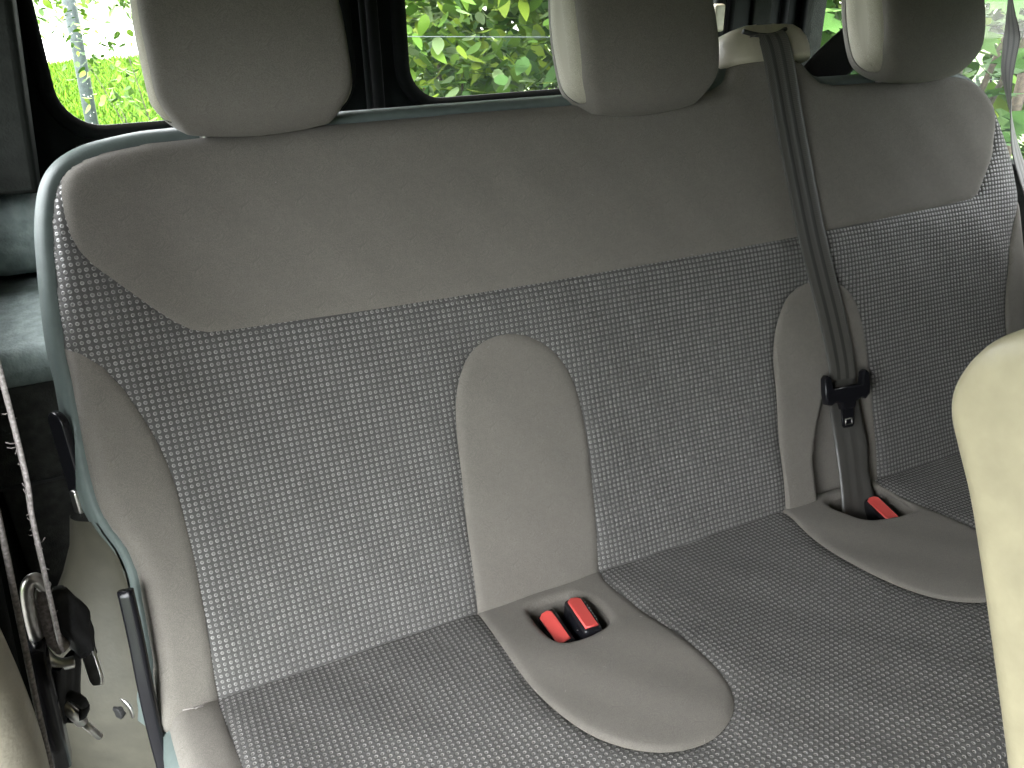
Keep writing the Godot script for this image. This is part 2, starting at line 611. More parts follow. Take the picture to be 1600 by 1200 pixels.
	for p in prof:
		var row := []
		for j in ring.size():
			var t := (ring[(j + 1) % ring.size()] - ring[(j - 1 + ring.size()) % ring.size()]).normalized()
			var out := Vector2(-t.y, t.x)
			var q: Vector2 = ring[j] + out * p[0]
			row.append(back_frame(q.x, q.y, p[1]))
		rows.append(row)
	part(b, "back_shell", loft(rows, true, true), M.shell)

	# cushion
	var cedge := [Vector2(-0.108, -0.03), Vector2(-0.106, 0.02), Vector2(-0.101, 0.06), Vector2(-0.095, 0.1), Vector2(-0.091, 0.16), Vector2(-0.09, 0.3), Vector2(-0.09, 0.70), Vector2(1.40, 0.70), Vector2(1.40, 0.3), Vector2(1.402, 0.1), Vector2(1.41, -0.03)]
	var couter := poly(cedge)
	var cp := smooth_poly([Vector2(0.2885, -0.06), Vector2(0.288, 0.0), Vector2(0.286, 0.1), Vector2(0.2875, 0.17), Vector2(0.295, 0.225), Vector2(0.31, 0.272), Vector2(0.335, 0.307), Vector2(0.366, 0.327), Vector2(0.402, 0.333), Vector2(0.436, 0.325), Vector2(0.466, 0.303), Vector2(0.485, 0.268), Vector2(0.491, 0.22), Vector2(0.488, 0.16), Vector2(0.478, 0.1), Vector2(0.472, 0.02), Vector2(0.471, -0.06)], 3)
	var cp2 := smooth_poly([Vector2(0.813, -0.06), Vector2(0.811, 0.005), Vector2(0.795, 0.07), Vector2(0.788, 0.14), Vector2(0.794, 0.21), Vector2(0.815, 0.27), Vector2(0.85, 0.308), Vector2(0.893, 0.325), Vector2(0.93, 0.322), Vector2(0.965, 0.3), Vector2(0.99, 0.262), Vector2(1.005, 0.2), Vector2(1.003, 0.13), Vector2(1.0, 0.07), Vector2(1.004, 0.01), Vector2(1.008, -0.06)], 3)
	var hole := smooth_poly([Vector2(0.348, 0.036), Vector2(0.355, 0.025), Vector2(0.372, 0.0205), Vector2(0.405, 0.022), Vector2(0.424, 0.029), Vector2(0.4325, 0.045), Vector2(0.4345, 0.07), Vector2(0.432, 0.093), Vector2(0.422, 0.106), Vector2(0.396, 0.112), Vector2(0.365, 0.110), Vector2(0.352, 0.099), Vector2(0.347, 0.075)], 3)
	var hole2 := smooth_poly([Vector2(0.89, 0.012), Vector2(0.884, 0.03), Vector2(0.888, 0.055), Vector2(0.898, 0.082), Vector2(0.93, 0.094), Vector2(0.965, 0.1), Vector2(0.982, 0.094), Vector2(0.991, 0.065), Vector2(0.9965, 0.032), Vector2(0.99, 0.013), Vector2(0.97, 0.006), Vector2(0.91, 0.005)], 3)
	cush_edge = edge_field([couter])
	well_edge = edge_field([hole, hole2])
	var lb := poly([Vector2(-0.2, -0.06), Vector2(-0.049, -0.06), Vector2(-0.048, 0.0), Vector2(-0.042, 0.07), Vector2(-0.036, 0.128), Vector2(-0.031, 0.2), Vector2(-0.03, 0.3), Vector2(-0.03, 0.8), Vector2(-0.2, 0.8)])
	var rb := poly([Vector2(1.35, -0.06), Vector2(1.345, 0.8), Vector2(1.5, 0.8), Vector2(1.5, -0.06)])
	var fr := poly([Vector2(-0.03, 0.508), Vector2(0.4, 0.504), Vector2(0.9, 0.504), Vector2(1.3455, 0.508), Vector2(1.345, 0.8), Vector2(-0.03, 0.8)])
	var cplain := [cp, cp2, lb, rb, fr]
	part(b, "dotted_cushion_cover", panel(cush_point, couter, cplain, 0.0040, 0.009), M.dots)
	names = ["cushion_panel", "cushion_panel", "cushion_bolster", "cushion_bolster", "cushion_front"]
	for i in cplain.size():
		var r: Array = Geometry2D.intersect_polygons(cplain[i], couter)
		var h := [[hole], [hole2], [], [], []]
		part(b, names[i], panel(cush_point, r[0], h[i], 0.0032, 0.0035, 0.005 if i < 2 else 0.009), M.fabric)
	for hh in [hole, hole2]:
		var wall := []
		for d in [[0.0, -0.008], [0.0, -0.016], [-0.001, -0.04], [-0.002, -0.075]]:
			var row := []
			for j in hh.size():
				row.append(cush_frame(hh[j].x, hh[j].y, d[1]))
			wall.append(row)
		var mid_p := Vector3.ZERO
		for q in wall[-1]:
			mid_p += q / hh.size()
		var low := []
		for q in wall[-1]:
			low.append(mid_p)
		wall.append(low)
		part(b, "buckle_well", loft(wall, true), M.fabric)
	# base under the cushion
	part(b, "seat_base", rbox(Vector3(1.46, 0.30, 0.42), 0.03), M.trim_dark, Transform3D(Basis(), Vector3(mid, -0.245, 0.22)))
	var skirt := []
	for p in [[-0.005, -0.02], [0.006, -0.03], [0.012, -0.06], [0.014, -0.16], [0.008, -0.2]]:
		var row := []
		for t in [-0.03, 0.02, 0.06, 0.1, 0.16, 0.3, 0.44]:
			var x := -0.108 + 0.018 * smoothstep(0.0, 0.16, t)
			row.append(cush_frame(x - p[0], t, p[1]))
		skirt.append(row)
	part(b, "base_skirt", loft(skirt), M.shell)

	var sheet := []
	for t in [0.235, 0.22, 0.2, 0.17, 0.12, 0.06, 0.0, -0.1, -0.2, -0.3, -0.42]:
		var row := []
		var ex := -0.113
		for k in range(0, 12):
			if edge[k].y <= t and edge[k + 1].y > t:
				ex = lerpf(edge[k].x, edge[k + 1].x, (t - edge[k].y) / (edge[k + 1].y - edge[k].y))
		for k in 11:
			var u := k / 10.0
			var o := lerpf(-0.024, -0.118, u)
			var f := 0.10 * smoothstep(0.30, 0.06, t) * smoothstep(-0.03, -0.11, o)
			row.append(back_frame(ex - 0.0085 - 0.016 * smoothstep(0.0, 0.5, u) - f - 0.0022, maxf(t, 0), o) + Vector3(0, minf(t, 0), 0))
		sheet.append(row)
	part(b, "side_shield", loft(sheet), M.shield)
	# handle slot, lever and bolt on the end of the shell
	slot_and_lever(b)
	var lint := []
	for k in 90:
		var q := Vector2(rng.randf_range(-0.02, 1.3), rng.randf_range(0.02, 0.42))
		var at := cush_point(q, 0.0006) if k % 3 else back_point(Vector2(q.x, q.y * 1.4), 0.0006)
		var d := Vector3(rng.randfn(), 0.25 * rng.randfn(), rng.randfn()).normalized() * rng.randf_range(0.0006, 0.0026)
		lint.append([tube([at - d, at + Vector3(0, 0.0004, 0), at + d], [0.0003], 4), Transform3D()])
	for d in [[-0.075, 0.006, 0.011], [-0.066, 0.004, -0.007]]:   # bits of straw in the crease
		var at := cush_point(Vector2(d[0], 0.012), 0.006)
		lint.append([tube([at - Vector3(d[2], -0.001, 0.003), at + Vector3(d[2], 0.002, 0.002)], [0.0007], 5), Transform3D()])
	part(b, "lint", joined(lint), M.webbing_worn).set_meta("kind", "stuff")
	for c in [[0.13, 0.023], [0.6475, 0.006], [1.18, 0.016]]:
		headrest(b, c[0], c[1])
	belt_guide(b)

func slot_and_lever(b: Node3D) -> void:
	var slot := slab(round_rect(0.030, 0.125, 0.0145, 6), 0.01, 0.003)
	var f := Basis(Vector3(0, 0, 1), Vector3(0, cos(REC), -sin(REC)), Vector3(-1, 0, 0)).orthonormalized()
	var h := part(b, "handle_slot", slot, M.black, Transform3D(f.rotated(Vector3(0, 1, 0), 0.55), back_frame(-0.139, 0.31, -0.045)))
	part(h, "catch", rbox(Vector3(0.012, 0.03, 0.008), 0.003), M.steel, Transform3D(Basis(), Vector3(0.004, -0.05, 0.012)))
	var path := smooth_path([Vector3(-0.115, 0.155, -0.045), Vector3(-0.116, 0.10, -0.03), Vector3(-0.119, 0.03, -0.012), Vector3(-0.121, -0.05, -0.005), Vector3(-0.123, -0.25, 0.0)], 5)
	part(b, "fold_lever", sweep(path, [Vector3(1, 0, 0.35)], round_rect(0.017, 0.011, 0.004, 3)), M.black)
	var bo := part(b, "bolt", slab(round_rect(0.036, 0.036, 0.0175, 6), 0.006, 0.002), M.steel, Transform3D(Basis.from_euler(Vector3(0, -0.9, 0)), Vector3(-0.149, -0.02, -0.06)))
	var hex := []
	for k in 6:
		hex.append(Vector2(cos(k * TAU / 6), sin(k * TAU / 6)) * 0.009)
	part(bo, "bolt_head", slab(hex, 0.008, 0.0015), M.black_matt, Transform3D(Basis(), Vector3(0, 0, 0.006)))

func headrest(b: Node3D, cx: float, up: float) -> void:
	var h := Node3D.new()
	h.name = "headrest"
	b.add_child(h, true)
	# side view: (forward, up) round the pad, from the bottom front
	var prof := [Vector2(0.022, 0.622), Vector2(0.042, 0.640), Vector2(0.053, 0.672), Vector2(0.057, 0.71), Vector2(0.055, 0.76), Vector2(0.048, 0.80), Vector2(0.036, 0.835), Vector2(0.015, 0.852), Vector2(-0.012, 0.852), Vector2(-0.032, 0.838), Vector2(-0.043, 0.80), Vector2(-0.047, 0.74), Vector2(-0.046, 0.69), Vector2(-0.038, 0.655), Vector2(-0.02, 0.63), Vector2(0.002, 0.620)]
	var ring := smooth_poly(prof, 4)
	var n := ring.size()
	var half := func(s: float) -> float:
		return 0.107 - 0.024 * pow(smoothstep(0.675, 0.615, s), 2.0) - 0.010 * smoothstep(0.72, 0.85, s)
	var inset := func(k: float) -> PackedVector2Array:
		var out := PackedVector2Array()
		for j in n:
			var t := (ring[(j + 1) % n] - ring[(j - 1 + n) % n]).normalized()
			out.append(ring[j] + Vector2(t.y, -t.x) * -k)
		return out
	var rows := []
	for e in [[-1.0, 0.016], [-0.995, 0.010], [-0.97, 0.005], [-0.93, 0.0015], [-0.86, 0.0], [-0.6, -0.003], [-0.3, -0.005], [0.0, -0.006], [0.3, -0.005], [0.6, -0.003], [0.86, 0.0], [0.93, 0.0015], [0.97, 0.005], [0.995, 0.010], [1.0, 0.016]]:
		var row := []
		var q: PackedVector2Array = inset.call(e[1])
		for j in n:
			row.append(back_frame(cx + e[0] * half.call(q[j].y), q[j].y + up, q[j].x))
		rows.append(row)
	part(h, "cover", loft(rows, true), M.fabric)
	for sd in [-1, 1]:
		var cap := []
		for e in [[0.014, -0.004], [0.018, 0.0015], [0.024, 0.004], [0.033, 0.006], [0.042, 0.0065]]:
			var row := []
			var q: PackedVector2Array = inset.call(e[0])
			for j in n:
				row.append(back_frame(cx + sd * (half.call(q[j].y) + e[1] - 0.001), q[j].y + up, q[j].x))
			cap.append(row)
		part(h, "side_panel", loft(cap, true, true, sd > 0), M.lit_side_cloth)
		part(h, "post", tube([back_frame(cx + sd * 0.06, 0.60, -0.035), back_frame(cx + sd * 0.06, 0.68 + up, -0.005)], [0.006], 10), M.steel)
		part(h, "post_collar", tube([back_frame(cx + sd * 0.06, 0.635, -0.034), back_frame(cx + sd * 0.06, 0.653, -0.034)], [0.013, 0.012], 12), M.black)

func belt_guide(b: Node3D) -> void:
	# cream cap on the hump where the middle belt comes out
	var rows := []
	for e in [[0.684, 1.0, 0.0], [0.69, 1.03, 0.0], [0.703, 1.03, 0.0], [0.716, 0.99, 0.004], [0.726, 0.9, 0.010], [0.733, 0.75, 0.018], [0.736, 0.5, 0.028], [0.737, 0.2, 0.04]]:
		var row := []
		for p in round_rect(0.155 * e[1], 0.115 - 1.6 * e[2], 0.035 * e[1] - e[2] * 0.4, 6):
			row.append(back_frame(0.888 + p.x, e[0] - 0.004 * pow(p.x / 0.08, 2), -0.042 + p.y))
		rows.append(row)
	var g := part(b, "belt_guide", loft(rows, true, true, true), M.cream)
	var path := []
	for k in 9:
		var u := k / 8.0 * 2 - 1
		path.append(back_frame(0.868 + u * 0.039, 0.7135 + 0.009 * u * u, 0.0165 - 0.005 * u * u))
	part(g, "slot", sweep(path, [Vector3(0, 1, -0.3)], round_rect(0.006, 0.008, 0.0025, 3)), M.black_matt)

# ---------------------------------------------------------------- belts and buckles
func belt_section(w: float, t: float) -> Array:
	return [Vector2(-w / 2, 0), Vector2(-w / 2, t), Vector2(-w / 2 + 0.002, t * 1.15), Vector2(-w / 6, t), Vector2(0, t * 1.12), Vector2(w / 6, t), Vector2(w / 2 - 0.002, t * 1.15), Vector2(w / 2, t), Vector2(w / 2, 0)]

func ribbon(path: Array, sides: Array, w: float, t: float) -> ArrayMesh:
	# webbing with its own uv: u across the belt, v along it
	var st := SurfaceTool.new()
	st.begin(Mesh.PRIMITIVE_TRIANGLES)
	var n := 12
	var v := 0.0
	for i in path.size():
		var d: Vector3 = (path[mini(i + 1, path.size() - 1)] - path[maxi(i - 1, 0)]).normalized()
		var s: Vector3 = sides[mini(i, sides.size() - 1)]
		s = (s - d * s.dot(d)).normalized()
		var o := s.cross(d)
		if i > 0:
			v += path[i].distance_to(path[i - 1])
		for k in 2 * n:
			var front := k < n
			var u := float(k) / (n - 1) if front else float(2 * n - 1 - k) / (n - 1)
			var lift := t / 2 + 0.0006 * cos((u - 0.5) * TAU * 3) if front else -t / 2
			st.set_uv(Vector2(u * 0.101, v))
			st.add_vertex(path[i] + s * (u - 0.5) * w - o * lift)
	var m := 2 * n
	for i in path.size() - 1:
		for k in m:
			var a := i * m + k
			var b := i * m + (k + 1) % m
			for q in [a, b, b + m, a, b + m, a + m]:
				st.add_index(q)
	st.generate_normals()
	return st.commit()

func back_dir(x: float, s: float) -> Vector3:
	return back_frame(x, s, 0) - back_frame(0, 0, 0)

func middle_belt() -> void:
	var b := thing("seat_belt", "grey ribbed lap-and-shoulder belt hanging down the bench from the cream guide", "seat belt")
	var pts := []
	for p in [[0.866, 0.712, 0.006], [0.867, 0.7145, 0.018], [0.870, 0.708, 0.0245], [0.877, 0.683, 0.024], [0.893, 0.607, 0.014], [0.908, 0.512, 0.008], [0.9215, 0.403, 0.008], [0.941, 0.281, 0.010], [0.947, 0.215, 0.012], [0.945, 0.185, 0.014]]:
		pts.append(back_frame(p[0], p[1], p[2]))
	var path := smooth_path(pts, 5)
	part(b, "webbing", ribbon(path, [Vector3(1, 0, 0)], 0.054, 0.0016), M.webbing)
	pts = []
	var sides := []
	for p in [[0.945, 0.185, 0.010, 0.0], [0.949, 0.15, 0.006, 0.08], [0.954, 0.117, 0.004, 0.15], [0.956, 0.07, 0.006, 0.25], [0.952, 0.03, 0.010, 0.1], [0.946, -0.01, 0.018, 0.25], [0.942, -0.03, 0.022, 0.3], [0.937, -0.07, 0.03, 0.3]]:
		pts.append(back_frame(p[0], p[1], p[2]))
		sides.append(Vector3(cos(p[3]), 0, sin(p[3])))
	var sp := []
	for i in sides.size() - 1:
		for k in 5:
			sp.append(sides[i].lerp(sides[i + 1], k / 5.0))
	sp.append(sides[-1])
	part(b, "lap_webbing", ribbon(smooth_path(pts, 5), sp, 0.057, 0.0016), M.webbing_satin)
	# tongue: moulded cross bar, neck and steel blade
	var f := Basis(Vector3(1, 0, 0), back_dir(0, 1).normalized(), back_frame(0, 0, 1)).orthonormalized().rotated(back_frame(0, 0, 1).normalized(), -0.06)
	var xf := Transform3D(f, back_frame(0.944, 0.168, 0.012))
	var body := [Vector2(-0.046, 0.024), Vector2(-0.047, 0.0), Vector2(-0.044, -0.017), Vector2(-0.036, -0.020), Vector2(-0.026, -0.016), Vector2(-0.015, -0.02), Vector2(-0.012, -0.03), Vector2(0.012, -0.03), Vector2(0.015, -0.02), Vector2(0.026, -0.016), Vector2(0.036, -0.019), Vector2(0.045, -0.012), Vector2(0.047, 0.002), Vector2(0.046, 0.022), Vector2(0.04, 0.028), Vector2(0.033, 0.024), Vector2(0.031, 0.006), Vector2(-0.031, 0.006), Vector2(-0.033, 0.024), Vector2(-0.04, 0.029)]
	var tg := part(b, "tongue", slab(body, 0.013, 0.003), M.black, xf)
	var bl := [Vector2(-0.012, 0.0), Vector2(-0.012, -0.028), Vector2(-0.009, -0.032), Vector2(0.009, -0.032), Vector2(0.012, -0.028), Vector2(0.012, 0.0)]
	part(tg, "blade", slab(bl, 0.003, 0.0008), M.black, Transform3D(Basis(), Vector3(0, -0.028, 0.005)))
	var sl := []
	for k in [[-0.0065, -0.046], [-0.0065, -0.055], [0.0065, -0.055], [0.0065, -0.046], [-0.0065, -0.046]]:
		sl.append(Vector3(k[0], k[1], 0.0085))
	part(tg, "blade_slot", tube(sl, [0.001], 6), M.steel)

func buckle(label: String, at: Transform3D, marks: bool) -> void:
	var b := thing("belt_buckle", label, "buckle", Vector3.ZERO, "red-buttoned buckles set in the cushion")
	b.transform = at
	# x across, y up out of the well, z along the button
	part(b, "housing", rbox(Vector3(0.027, 0.05, 0.070), 0.006), M.black, Transform3D(Basis(), Vector3(0, -0.025, 0)))
	var outline := [Vector2(-0.009, -0.030), Vector2(0.009, -0.030), Vector2(0.0095, 0.026), Vector2(0.004, 0.031), Vector2(-0.004, 0.031), Vector2(-0.0095, 0.026)]
	part(b, "button", slab(outline, 0.007, 0.0015), M.red, Transform3D(Basis(Vector3(1, 0, 0), Vector3(0, 0, -1), Vector3(0, 1, 0)), Vector3(-0.001, -0.0045, 0)))
	if marks:   # worn white moulded marks down one side, too small to read
		for k in 7:
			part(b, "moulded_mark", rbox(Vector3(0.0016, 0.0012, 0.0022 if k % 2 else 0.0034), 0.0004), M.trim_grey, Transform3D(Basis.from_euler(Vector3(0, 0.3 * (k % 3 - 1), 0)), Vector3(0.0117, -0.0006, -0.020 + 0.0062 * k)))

func buckles() -> void:
	var f := Basis(Vector3(1, 0, 0), Vector3(0, cos(TILT), -sin(TILT)), Vector3(0, sin(TILT), cos(TILT)))
	buckle("low black buckle with red button, leaning against the rim of the shared well", Transform3D(f * Basis.from_euler(Vector3(0.10, -0.05, 0.32)), cush_frame(0.3665, 0.068, -0.010)), false)
	buckle("black buckle with red button standing proud in the well it shares with another", Transform3D(f * Basis.from_euler(Vector3(0.08, -0.10, -0.06)), cush_frame(0.4045, 0.076, 0.003)), true)
	buckle("single black buckle with red button beside the lap end of the grey belt", Transform3D(f * Basis.from_euler(Vector3(0.10, -0.28, 0.15)), cush_frame(0.952, 0.064, -0.008)), false)

func other_belts() -> void:
	# belt hanging beside the far wall, twisted half a turn
	var b := thing("seat_belt", "slack grey belt twisting down in front of the side window", "seat belt")
	var pts := [Vector3(1.5, 0.93, -0.35), Vector3(1.5, 0.80, -0.335), Vector3(1.5, 0.706, -0.316), Vector3(1.5, 0.643, -0.296), Vector3(1.495, 0.59, -0.285), Vector3(1.49, 0.534, -0.262), Vector3(1.48, 0.447, -0.215), Vector3(1.46, 0.33, -0.12), Vector3(1.45, 0.2, -0.05)]
	var ang := [0.3, 0.3, 0.45, 0.9, 0.75, 0.4, 0.0, -0.2, -0.3]
	var sides := []
	for i in pts.size() - 1:
		for k in 5:
			var a: float = lerpf(ang[i], ang[i + 1], k / 5.0)
			sides.append(Vector3(cos(a + 0.35), 0, -sin(a + 0.35)))
	sides.append(sides[-1])
	part(b, "webbing", ribbon(smooth_path(pts, 5), sides, 0.046, 0.0016), M.webbing)
	part(b, "anchor", rbox(Vector3(0.06, 0.07, 0.03), 0.01), M.black, Transform3D(Basis.from_euler(Vector3(0, -1.2, 0)), Vector3(1.51, 0.93, -0.35)))
	# black belt stretched behind the far headrest
	b = thing("seat_belt", "broad black belt stretched slantwise behind the bench below the end headrest", "seat belt")
	pts = [Vector3(0.99, 0.53, -0.31), Vector3(1.06, 0.60, -0.31), Vector3(1.16, 0.665, -0.32), Vector3(1.30, 0.74, -0.36), Vector3(1.52, 0.85, -0.42)]
	part(b, "webbing", ribbon(smooth_path(pts, 4), [Vector3(0.4, -0.8, 0.2)], 0.07, 0.002), M.webbing_dark)

	# worn strap with steel hook by the door pillar
	b = thing("hook_strap", "frayed pale strap ending in a steel hook, hanging edge-on beside the bench", "strap")
	pts = [Vector3(-0.126, 0.60, 0.2), Vector3(-0.127, 0.533, 0.2), Vector3(-0.131, 0.456, 0.2), Vector3(-0.135, 0.421, 0.2), Vector3(-0.139, 0.37, 0.2), Vector3(-0.1435, 0.308, 0.2)]
	part(b, "webbing", ribbon(smooth_path(pts, 6), [Vector3(0.104, 0.346, 0.6)], 0.045, 0.0030), M.webbing_worn)
	for k in 26:   # loose fibres along the worn edge
		var p: Vector3 = pts[1].lerp(pts[5], rng.randf()) + Vector3(0.0033, 0.011, 0.019)
		var d := Vector3(rng.randf_range(-1, 1), rng.randf_range(-0.8, 0.8), rng.randf_range(-0.3, 0.6)).normalized() * rng.randf_range(0.002, 0.006)
		part(b, "loose_fibre", tube([p, p + d * 0.6, p + d + Vector3(0, 0.0012, 0)], [0.0004], 4), M.webbing_worn)
	var rod := smooth_path([Vector3(-0.142, 0.355, 0.2), Vector3(-0.146, 0.366, 0.202), Vector3(-0.152, 0.362, 0.204), Vector3(-0.1555, 0.34, 0.205), Vector3(-0.157, 0.312, 0.205), Vector3(-0.154, 0.294, 0.206), Vector3(-0.147, 0.285, 0.206), Vector3(-0.139, 0.282, 0.204)], 5)
	part(b, "hook_rod", tube(rod, [0.0048], 12), M.steel)
	var loop := smooth_path([Vector3(-0.1435, 0.355, 0.197), Vector3(-0.147, 0.335, 0.199), Vector3(-0.148, 0.31, 0.2), Vector3(-0.143, 0.295, 0.201)], 5)
	part(b, "folded_end", tube(loop, [0.004, 0.005, 0.0055, 0.006], 8), M.webbing_worn)
	# dark crumpled webbing wrapped through the hook
	var bun := []
	for i in 13:
		var t := i / 12.0
		var c := Vector3(-0.137 + 0.008 * t, 0.345 - 0.07 * t, 0.192)
		var row := []
		for j in 14:
			var a := TAU * j / 14
			var r := 0.010 * (0.55 + 0.6 * sin(PI * clampf(t * 0.9 + 0.08, 0, 1))) * (1 + 0.22 * sin(3 * a + t * 6) + 0.12 * sin(5 * a - t * 11))
			row.append(c + Vector3(cos(a) * r, 0.3 * sin(a) * r, sin(a) * r))
		bun.append(row)
	part(b, "crumpled_webbing", loft(bun, true, true), M.webbing_dark)
	part(b, "tongue_plate", slab([Vector2(-0.008, 0.022), Vector2(0.008, 0.022), Vector2(0.008, -0.018), Vector2(0.004, -0.024), Vector2(-0.005, -0.024), Vector2(-0.008, -0.02)], 0.003, 0.001), M.steel, Transform3D(Basis.from_euler(Vector3(-0.25, -0.9, 0.42)), Vector3(-0.1275, 0.275, 0.195)))
	var low := smooth_path([Vector3(-0.143, 0.284, 0.2), Vector3(-0.147, 0.265, 0.2), Vector3(-0.152, 0.245, 0.2), Vector3(-0.156, 0.225, 0.2)], 4)
	part(b, "lower_webbing", ribbon(low, [Vector3(0.4, 0.1, -0.6)], 0.03, 0.006), M.webbing_dark)
	var eye := []
	for k in 17:
		var a := TAU * k / 16
		eye.append(Vector3(-0.152 + 0.011 * cos(a), 0.238 + 0.013 * sin(a), 0.203 + 0.004 * cos(a)))
	part(b, "eyelet", tube(eye, [0.004], 8), M.webbing_dark)
	part(b, "anchor_pin", tube([Vector3(-0.155, 0.245, 0.206), Vector3(-0.150, 0.232, 0.206), Vector3(-0.147, 0.218, 0.202)], [0.004, 0.0045, 0.005], 10), M.steel)
	part(b, "anchor_cable", tube([Vector3(-0.147, 0.218, 0.202), Vector3(-0.139, 0.192, 0.198)], [0.003], 8), M.steel)

# ---------------------------------------------------------------- seat of the row in front
func front_seat() -> void:
	var b := thing("cream_seat", "cream vinyl-backed seat of the row in front, standing before the dark bench", "seat")
	var p := [Vector2(0.462, 0.531), Vector2(0.450, 0.509), Vector2(0.4455, 0.487), Vector2(0.4495, 0.467), Vector2(0.4615, 0.445), Vector2(0.478, 0.416), Vector2(0.497, 0.375), Vector2(0.517, 0.329), Vector2(0.565, 0.215), Vector2(0.60, 0.12), Vector2(0.63, 0.03), Vector2(0.66, 0.01), Vector2(0.73, 0.01), Vector2(0.75, 0.06), Vector2(0.72, 0.2), Vector2(0.67, 0.35), Vector2(0.63, 0.47), Vector2(0.60, 0.535), Vector2(0.565, 0.562), Vector2(0.52, 0.565), Vector2(0.487, 0.552)]
	var ring := smooth_poly(p, 4)
	var n := ring.size()
	var rows := []
	var w := 0.92
	for e in [[-0.001, 0.020], [0.0, 0.015], [0.003, 0.008], [0.008, 0.003], [0.017, 0.0], [0.2, -0.004], [w - 0.017, 0.0], [w - 0.008, 0.003], [w - 0.003, 0.008], [w, 0.015]]:
		var row := []
		for j in n:
			var t := (ring[(j + 1) % n] - ring[(j - 1 + n) % n]).normalized()
			var q: Vector2 = ring[j] + Vector2(-t.y, t.x) * e[1]
			row.append(Vector3(0.478 + e[0], q.y, q.x))
		rows.append(row)
	part(b, "back_shell", loft(rows, true, true), M.vinyl)
	# raised welt parallel to the edge
	var seam := []
	for k in [Vector2(0.497, 0.425), Vector2(0.516, 0.38), Vector2(0.537, 0.329), Vector2(0.562, 0.27), Vector2(0.59, 0.21), Vector2(0.622, 0.12)]:
		seam.append(Vector3(0.4795, k.y, k.x))
	part(b, "welt", tube(smooth_path(seam, 4), [0.0022], 8), M.vinyl)
	part(b, "cushion", rbox(Vector3(0.92, 0.13, 0.46), 0.04), M.fabric, Transform3D(Basis.from_euler(Vector3(-0.12, 0, 0)), Vector3(0.938, -0.03, 0.93)))
	part(b, "seat_base", rbox(Vector3(0.86, 0.30, 0.40), 0.02), M.trim_dark, Transform3D(Basis(), Vector3(0.938, -0.245, 0.93)))

# ---------------------------------------------------------------- van body
const X0 := -0.30
const X1 := 1.60
const Z0 := -0.98
const Z1 := 2.9
const YF := -0.40
const YR := 0.98

func flat_panel(region: PackedVector2Array, holes: Array, place: Callable, thick: float, step := 0.07) -> ArrayMesh:
	# a wall with openings: both faces and the reveals
	var front := panel(func(p, _l): return place.call(p.x, p.y, 0.0), region, holes, 0.0, 1.0, step)
	var rear := panel(func(p, _l): return place.call(p.x, p.y, thick), region, holes, 0.0, 1.0, step)
	var list := [[front, Transform3D()], [rear, Transform3D()]]
	for h in [region] + holes:
		var rows := []
		for o in [0.0, thick]:
			var row := []
			for q in h:
				row.append(place.call(q.x, q.y, o))
			rows.append(row)
		list.append([loft(rows, true), Transform3D()])
	return joined(list)

func rr(x0: float, y0: float, x1: float, y1: float, r: float) -> PackedVector2Array:
	var out := PackedVector2Array()
	for p in round_rect(x1 - x0, y1 - y0, r, 8):
		out.append(p + Vector2((x0 + x1) / 2, (y0 + y1) / 2))
	return out

func window(parent: Node, hole: PackedVector2Array, place: Callable, seal: float) -> void:
	# rubber seal round the opening and the pane
	var ring := []
	for o in [[0.0, -0.004], [0.0, -0.012], [1.0, -0.014], [1.3, -0.004], [1.3, 0.004]]:
		var row := []
		for j in hole.size():
			var t := (hole[(j + 1) % hole.size()] - hole[(j - 1 + hole.size()) % hole.size()]).normalized()
			var q: Vector2 = hole[j] + Vector2(t.y, -t.x) * (o[0] * seal - 0.006)
			row.append(place.call(q.x, q.y, o[1]))
		ring.append(row)
	part(parent, "window_seal", loft(ring, true), M.rubber)
	var rows := []
	for o in [0.02, 0.024]:
		var row := []
		for q in hole:
			row.append(place.call(q.x, q.y, o))
		rows.append(row)
	var st := SurfaceTool.new()
	st.begin(Mesh.PRIMITIVE_TRIANGLES)
	var tri := Geometry2D.triangulate_polygon(hole)
	for k in tri:
		st.add_vertex(rows[0][k])
	st.generate_normals()
	part(parent, "pane", st.commit(), M.glass)

